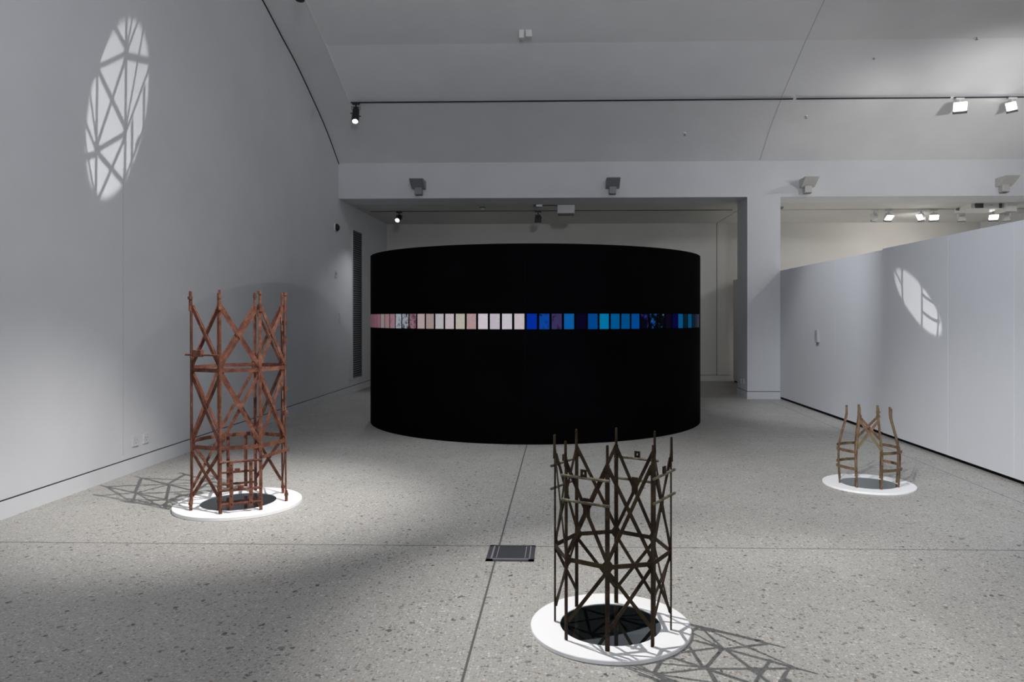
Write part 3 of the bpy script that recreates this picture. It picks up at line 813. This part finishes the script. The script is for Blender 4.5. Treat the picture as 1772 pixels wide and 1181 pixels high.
m = MB(); m.box((q.x-.11, 14.67, Z_ALC-.045), (q.x-.05, 14.73, Z_ALC)); m.build('plug', M_DGREY, cb)
m = MB(); m.tube([(q.x+.08, 14.7, Z_ALC-.02), (q.x+.3, 14.71, Z_ALC-.012), (xm-.03, YP2+.1, Z_ALC-.02)], .008, 8); m.build('cable', M_DGREY, cb)

# ------------------------------------------------------------------ small fittings
def dome(name, c, r, d, mat, label, cat, basemat):
    c = Vector(c); d = Vector(d).normalized(); o = thing(name, c, label, cat)
    m = MB(); m.cyl(c, c+d*.02, r*1.15, 20); m.build('base', basemat, o)
    m = MB(); prof = [(r*math.cos(t), .02 + r*.8*math.sin(t)) for t in [i*PI/2/6 for i in range(7)]]
    m.tube([c + d*z for _, z in prof], [max(a, .001) for a, _ in prof], 20); m.build('cover', mat, o, smooth=True)
pw = lambda x, y: None
def px_wall(x, y, X=XL):
    a, b = (x-937)/1260, (549-y)/1260
    d = Vector((a*CP-SP, a*SP+CP, b)); t = X/d.x
    return Vector((0, 0, CAM_H)) + d*t
p = px_wall(580.5, 394); dome('security_camera', p, .075, (1, 0, 0), M_DARK, 'black security camera dome high on the left wall', 'camera', M_WHITE)
p = px_y(835, 358, 15.0)
dome('smoke_detector', (p.x, 15.0, Z_ALC), .05, (0, 0, -1), M_PLAST, 'small round smoke detector under the alcove ceiling above the drum', 'smoke detector', M_DGREY)
p = px_y(1351.5, 353, 15.1)
dome('smoke_detector', (p.x, 15.1, Z_ALC), .045, (0, 0, -1), M_DGREY, 'dark little detector under the ceiling just right of the pillar', 'smoke detector', M_GREY)

# tall louvred air grille on the left wall
a, b = px_wall(610, 398), px_wall(625.5, 656)
c_ = px_wall(625.5, 402)
gz0, gz1, gy0, gy1 = .29, a.z, a.y, c_.y
gr = thing('air_grille', (XL, (gy0+gy1)/2, gz0), 'tall narrow dark louvred air grille on the left wall', 'air grille')
m = MB(); m.box((XL, gy0, gz0), (XL+.004, gy1, gz1)); m.build('backing', plain('grille_shadow', (.05, .053, .057), .8), gr)
m = MB(); nsl = 66
for i in range(nsl):
    z = gz0 + (gz1-gz0)*(i+.5)/nsl; m.hexa([(XL+.004, gy0, z-.004), (XL+.020, gy0, z-.011), (XL+.020, gy1, z-.011), (XL+.004, gy1, z-.004), (XL+.004, gy0, z+.008), (XL+.022, gy0, z-.001), (XL+.022, gy1, z-.001), (XL+.004, gy1, z+.008)])
m.build('louvres', plain('grille_metal', (.22, .228, .24), .5), gr)
m = MB(); e = .025
for lo, hi in (((gy0-e, gz0-e), (gy0, gz1+e)), ((gy1, gz0-e), (gy1+e, gz1+e)), ((gy0, gz0-e), (gy1, gz0)), ((gy0, gz1), (gy1, gz1+e))):
    m.box((XL, lo[0], lo[1]), (XL+.012, hi[0], hi[1]))
m.build('frame', M_WALL, gr)

def plate(name, p, n, w, h, label, cat, kind, mat=M_PLAST, t=.012, group=None):
    """wall plate facing n; kind: socket / switch / box"""
    p = Vector(p); n = Vector(n).normalized(); s = UP.cross(n)
    o = thing(name, p, label, cat, group)
    m = MB(); m.obox(p + n*t/2, (s, UP, n), (w/2, h/2, t/2)); m.build('plate', mat, o, bevel=.003)
    m = MB()
    if kind == 'socket':
        for dx, dz in ((-.018, .008), (.018, .008), (0, -.018)):
            m.obox(p + n*(t+.001) + s*dx + UP*dz, (s, UP, n), (.004, .008, .0012))
        m.build('slots', M_PLASTD, o)
        m = MB(); m.obox(p + n*(t+.003) + s*.022 + UP*.034, (s, UP, n), (.008, .005, .003)); m.build('rocker', mat, o)
    elif kind == 'switch':
        m.obox(p + n*(t+.002), (s, UP, n), (w*.2, h*.3, .003)); m.build('rocker', mat, o)
    else:
        m.obox(p + n*(t+.001) + UP*h*.12, (s, UP, n), (w*.34, h*.22, .0015)); m.build('display', M_PLASTD, o)
    return o
nl = (1, 0, 0)
p = px_wall(233, 763.5); plate('wall_socket', p, nl, .10, .105, 'left white wall socket of the pair low on the left wall', 'socket', 'socket')
p = px_wall(251.5, 758.5); plate('wall_socket', p, nl, .10, .105, 'right white wall socket of the pair low on the left wall', 'socket', 'socket')
p = px_wall(602, 659); plate('wall_socket', p, nl, .09, .09, 'faint small white wall socket beneath the tall grille side of the left wall', 'socket', 'socket')
p = px_wall(581, 475); plate('sensor_box', p, nl, .11, .12, 'small pale sensor box halfway up the left wall', 'sensor', 'box')
p = px_wall(587.5, 551); plate('light_switch', p, nl, .10, .20, 'tall white switch plate on the dark end of the left wall', 'switch', 'switch')
for x, lab in ((1282.5, 'left white socket low on the shaded side of the pillar'), (1287, 'right white socket low on the shaded side of the pillar')):
    p = px_wall(x, 660, PX0); plate('wall_socket', p, (-1, 0, 0), .09, .10, lab, 'socket', 'socket')
# thermostat on the partition
def on_part(x, y):
    a, b = (x-937)/1260, (549-y)/1260
    d = Vector((a*CP-SP, a*SP+CP, b)); o = Vector((0, 0, CAM_H))
    t = (PA-o).dot(pn)/d.dot(pn); return o + d*t
plate('thermostat', on_part(1415.5, 582), -pn, .12, .20, 'small white thermostat box with dark underside on the right partition', 'thermostat', 'box', plain('grey_plastic', (.50, .50, .52), .5), .035)
t0 = on_part(1415.5, 588.5)
# ceiling sensor and sprinklers
def on_ceil(x, y, off):
    a, b = (x-937)/1260, (549-y)/1260
    d = Vector((a*CP-SP, a*SP+CP, b)); o = Vector((0, 0, CAM_H)); t = 5.0
    while t < 20:
        q = o + d*t
        if q.z > spline_h(q.y) + (REC if q.y < Y1 else 0): break
        t += .004
    return o + d*t
p = on_ceil(908, 59, 0)
o = thing('ceiling_sensor', p, 'small white twin-headed sensor on the upper vault', 'sensor')
m = MB(); m.box((p.x-.085, p.y-.09, p.z-.09), (p.x-.005, p.y+.03, p.z+.05)); m.build('head', M_CEIL, o, bevel=.012)
m = MB(); m.box((p.x+.02, p.y-.09, p.z-.07), (p.x+.11, p.y+.03, p.z+.05))
for i in range(3): m.box((p.x+.03+i*.027, p.y-.1, p.z-.06), (p.x+.042+i*.027, p.y-.09, p.z+.02))
m.build('ribbed_head', M_CEIL, o)
for x, y, lab in ((1690, 64, 'sprinkler head at the top right of the vault'), (1512, 98, 'sprinkler head on the pale ceiling facet right of the joint'), (1395, 201, 'sprinkler head just below the dark track right of the joint'), (1185, 231, 'sprinkler head on the lowest ceiling facet above the pillar')):
    p = on_ceil(x, y, 0); o = thing('sprinkler_head', p, 'tiny grey ' + lab, 'sprinkler')
    m = MB(); m.cyl(p+UP*.02, p-UP*.006, .030, 14); m.build('rosette', M_WHITE, o)
    m = MB(); m.cyl(p-UP*.006, p-UP*.04, .010, 10); m.cyl(p-UP*.04, p-UP*.044, .022, 12); m.build('nozzle', M_GREY, o)

# ------------------------------------------------------------------ light
GAIN = dict(spot_left=1.252, spot_front=1.391, spot_right=1.514, fill_rear=0.609, wash_right=1.906, wash_right_far=2.399, flood_upper=0.561, alcove_spot=0.494, floor_wash=1.552, alcove_fill=5.554, alcove_fill_left=0.039, ceiling_wash=0.42, mirror_beam_left=3.349, mirror_beam_right=5.2, alcove_flood=0.41, wash_left=0.848, wash_vault=2.2)
def lamp(name, kind, loc, energy, col=(1, 1, 1), aim=None, **kw):
    l = bpy.data.lights.new(name, kind); l.energy = energy*GAIN.get(name, 1); l.color = col
    for k, v in kw.items(): setattr(l, k, v)
    o = bpy.data.objects.new(name, l); COL.objects.link(o); o.location = loc
    if aim is not None: o.rotation_euler = (Vector(aim)-Vector(loc)).to_track_quat('-Z', 'Y').to_euler()
    return o
SA = cw(.85, 3.85, 7.37)                 # spotlight on the tall left tower
SF = cw(-2.75, 5.95, 6.75)               # spotlight on the foreground tower
SR = cw(-1.13, 1.25, 5.0)                # spotlight on the right-hand frame
lamp('spot_left', 'SPOT', SA, 2300, (1, .965, .925), LC + Vector((-.26, .02, 0)), spot_size=R(29.5), spot_blend=1, shadow_soft_size=.02)
lamp('spot_front', 'SPOT', SF, 1500, (1, .975, .94), FC + Vector((.68, -.2, 0)), spot_size=R(34), spot_blend=.9, shadow_soft_size=.014)
lamp('spot_right', 'SPOT', SR, 900, (1, .98, .95), RC + Vector((-.2, .05, 0)), spot_size=R(33), spot_blend=1, shadow_soft_size=.015)

def mirror_beam(name, S, C, rad, mz, energy, receivers, blockers):
    """the lamp's beam after the floor mirror: it leaves the mirror as if from the lamp's image below it,
    only through the mirror's circle, and is interrupted by the steelwork standing on it"""
    img = Vector((S.x, S.y, 2*mz - S.z))
    o = lamp(name, 'POINT', img, energy, (1, .98, .95), shadow_soft_size=.022)
    l = o.data; l.use_nodes = True; nt = l.node_tree
    em = nt.nodes['Emission']
    tc = nt.nodes.new('ShaderNodeTexCoord'); sp = nt.nodes.new('ShaderNodeSeparateXYZ')
    nt.links.new(tc.outputs['Normal'], sp.inputs[0])
    t = math_n(nt, 'DIVIDE', mz - img.z, math_n(nt, 'ABSOLUTE', sp.outputs[2]))
    def off(k, c): return math_n(nt, 'SUBTRACT', math_n(nt, 'ADD', math_n(nt, 'MULTIPLY', sp.outputs[k], t), img[k]), c)
    dx, dy = off(0, C.x), off(1, C.y)
    r = math_n(nt, 'SQRT', math_n(nt, 'ADD', math_n(nt, 'MULTIPLY', dx, dx), math_n(nt, 'MULTIPLY', dy, dy)))
    mr = nt.nodes.new('ShaderNodeMapRange'); mr.interpolation_type = 'SMOOTHSTEP'
    nt.links.new(r, mr.inputs[0]); mr.inputs[1].default_value = rad+.008; mr.inputs[2].default_value = rad-.012
    up = math_n(nt, 'GREATER_THAN', sp.outputs[2], 0)
    nt.links.new(math_n(nt, 'MULTIPLY', mr.outputs[0], up), em.inputs['Strength'])
    rc = bpy.data.collections.new(name + '_receivers'); bc = bpy.data.collections.new(name + '_blockers')
    for x in receivers: rc.objects.link(x)
    for x in blockers:
        for y in x.children_recursive:
            if y.type == 'MESH': bc.objects.link(y)
    o.light_linking.receiver_collection = rc; o.light_linking.blocker_collection = bc
    return o
mirror_beam('mirror_beam_left', SA, LC, LMR, LT, 2000, [WALL_LEFT], [towL])
mirror_beam('mirror_beam_right', SR, RC, RMR, RT, 900, [bpy.data.objects['wall_partition'], bpy.data.objects['wall_partition.001']], [towR])

# general light: the fill and wash lamps are added, unseen, to set overall brightness
lamp('fill_rear', 'AREA', (1.5, -3.5, 6.5), 300, (.93, .96, 1), (0, 5, 1.0), shape='RECTANGLE', size=5.0, size_y=2.0)
lamp('wash_right', 'SPOT', (-1.5, 2.0, 6.6), 700, (.93, .96, 1), (4.3, 6.2, 1.6), spot_size=R(50), spot_blend=1, shadow_soft_size=.3)
lamp('wash_right_far', 'SPOT', (1.5, 9.0, 6.2), 300, (.95, .97, 1), (4.2, 11.6, 1.2), spot_size=R(40), spot_blend=.9, shadow_soft_size=.1)
lamp('flood_upper', 'SPOT', fl1 + Vector((-.06, -.18, -.10)), 260, (1, .98, .95), fl1 + Vector((-1, -.55, -.75)), spot_size=R(120), spot_blend=.7, shadow_soft_size=.06)
for x in (1616,):
    p = px_y(x, 380, YT2); lamp('alcove_flood', 'SPOT', (p.x, YT2+.2, 3.55), 130, (1, .96, .90), (p.x, YK, 2.6), spot_size=R(140), spot_blend=.9, shadow_soft_size=.12)
lamp('alcove_spot', 'SPOT', spotB + Vector((0, -.02, 0)), 160, (.95, .97, 1), spotB + Vector((-.14, -1.0, -1.4)), spot_size=R(70), spot_blend=.8, shadow_soft_size=.04)
lamp('ceiling_wash', 'SPOT', (7.4, 9.4, 4.3), 500, (1, .985, .96), (6.6, 13.8, 4.45), spot_size=R(92), spot_blend=1, shadow_soft_size=.15)
lamp('wash_left', 'SPOT', (2.6, 2.2, 7.2), 500, (.96, .975, 1), (XL, 4.8, 2.0), spot_size=R(66), spot_blend=1, shadow_soft_size=.3)
lamp('wash_vault', 'SPOT', (1.0, -2.0, 3.2), 300, (.95, .97, 1), (.5, 12.0, 5.6), spot_size=R(60), spot_blend=1, shadow_soft_size=.3)
lamp('floor_wash', 'SPOT', (-.8, 6.4, 6.6), 440, (.96, .98, 1), (-.8, 7.3, 0), spot_size=R(54), spot_blend=1, shadow_soft_size=.05)
lamp('alcove_fill', 'SPOT', (5.4, 15.3, 3.6), 300, (1, .97, .93), (5.0, 14.8, 0), spot_size=R(120), spot_blend=.8, shadow_soft_size=.1)
lamp('alcove_fill_left', 'SPOT', (-2.7, 15.4, 3.2), 75, (1, .97, .95), (-.6, YK, 2.9), spot_size=R(110), spot_blend=.9, shadow_soft_size=.1)

w = bpy.data.worlds.new('world'); scn.world = w; w.use_nodes = True
w.node_tree.nodes['Background'].inputs[0].default_value = (.5, .52, .55, 1); w.node_tree.nodes['Background'].inputs[1].default_value = .02

# ------------------------------------------------------------------ camera
cam = bpy.data.cameras.new('camera'); co = bpy.data.objects.new('camera', cam); COL.objects.link(co)
co.location = (0, 0, CAM_H); co.rotation_euler = (PI/2, 0, PSI)
cam.sensor_width = 36; cam.lens = 1260/1772*36
cam.shift_x = -(937-886)/1772; cam.shift_y = -(590.5-549)/1772
cam.clip_start = .05; cam.clip_end = 100
scn.camera = co
scn.view_settings.view_transform = 'Standard'; scn.view_settings.look = 'None'
scn.view_settings.exposure = 0; scn.view_settings.gamma = 1
scn.cycles.max_bounces = 8; scn.cycles.diffuse_bounces = 5
scn.cycles.sample_clamp_indirect = 4
scn.cycles.use_denoising = True; scn.cycles.use_light_tree = False
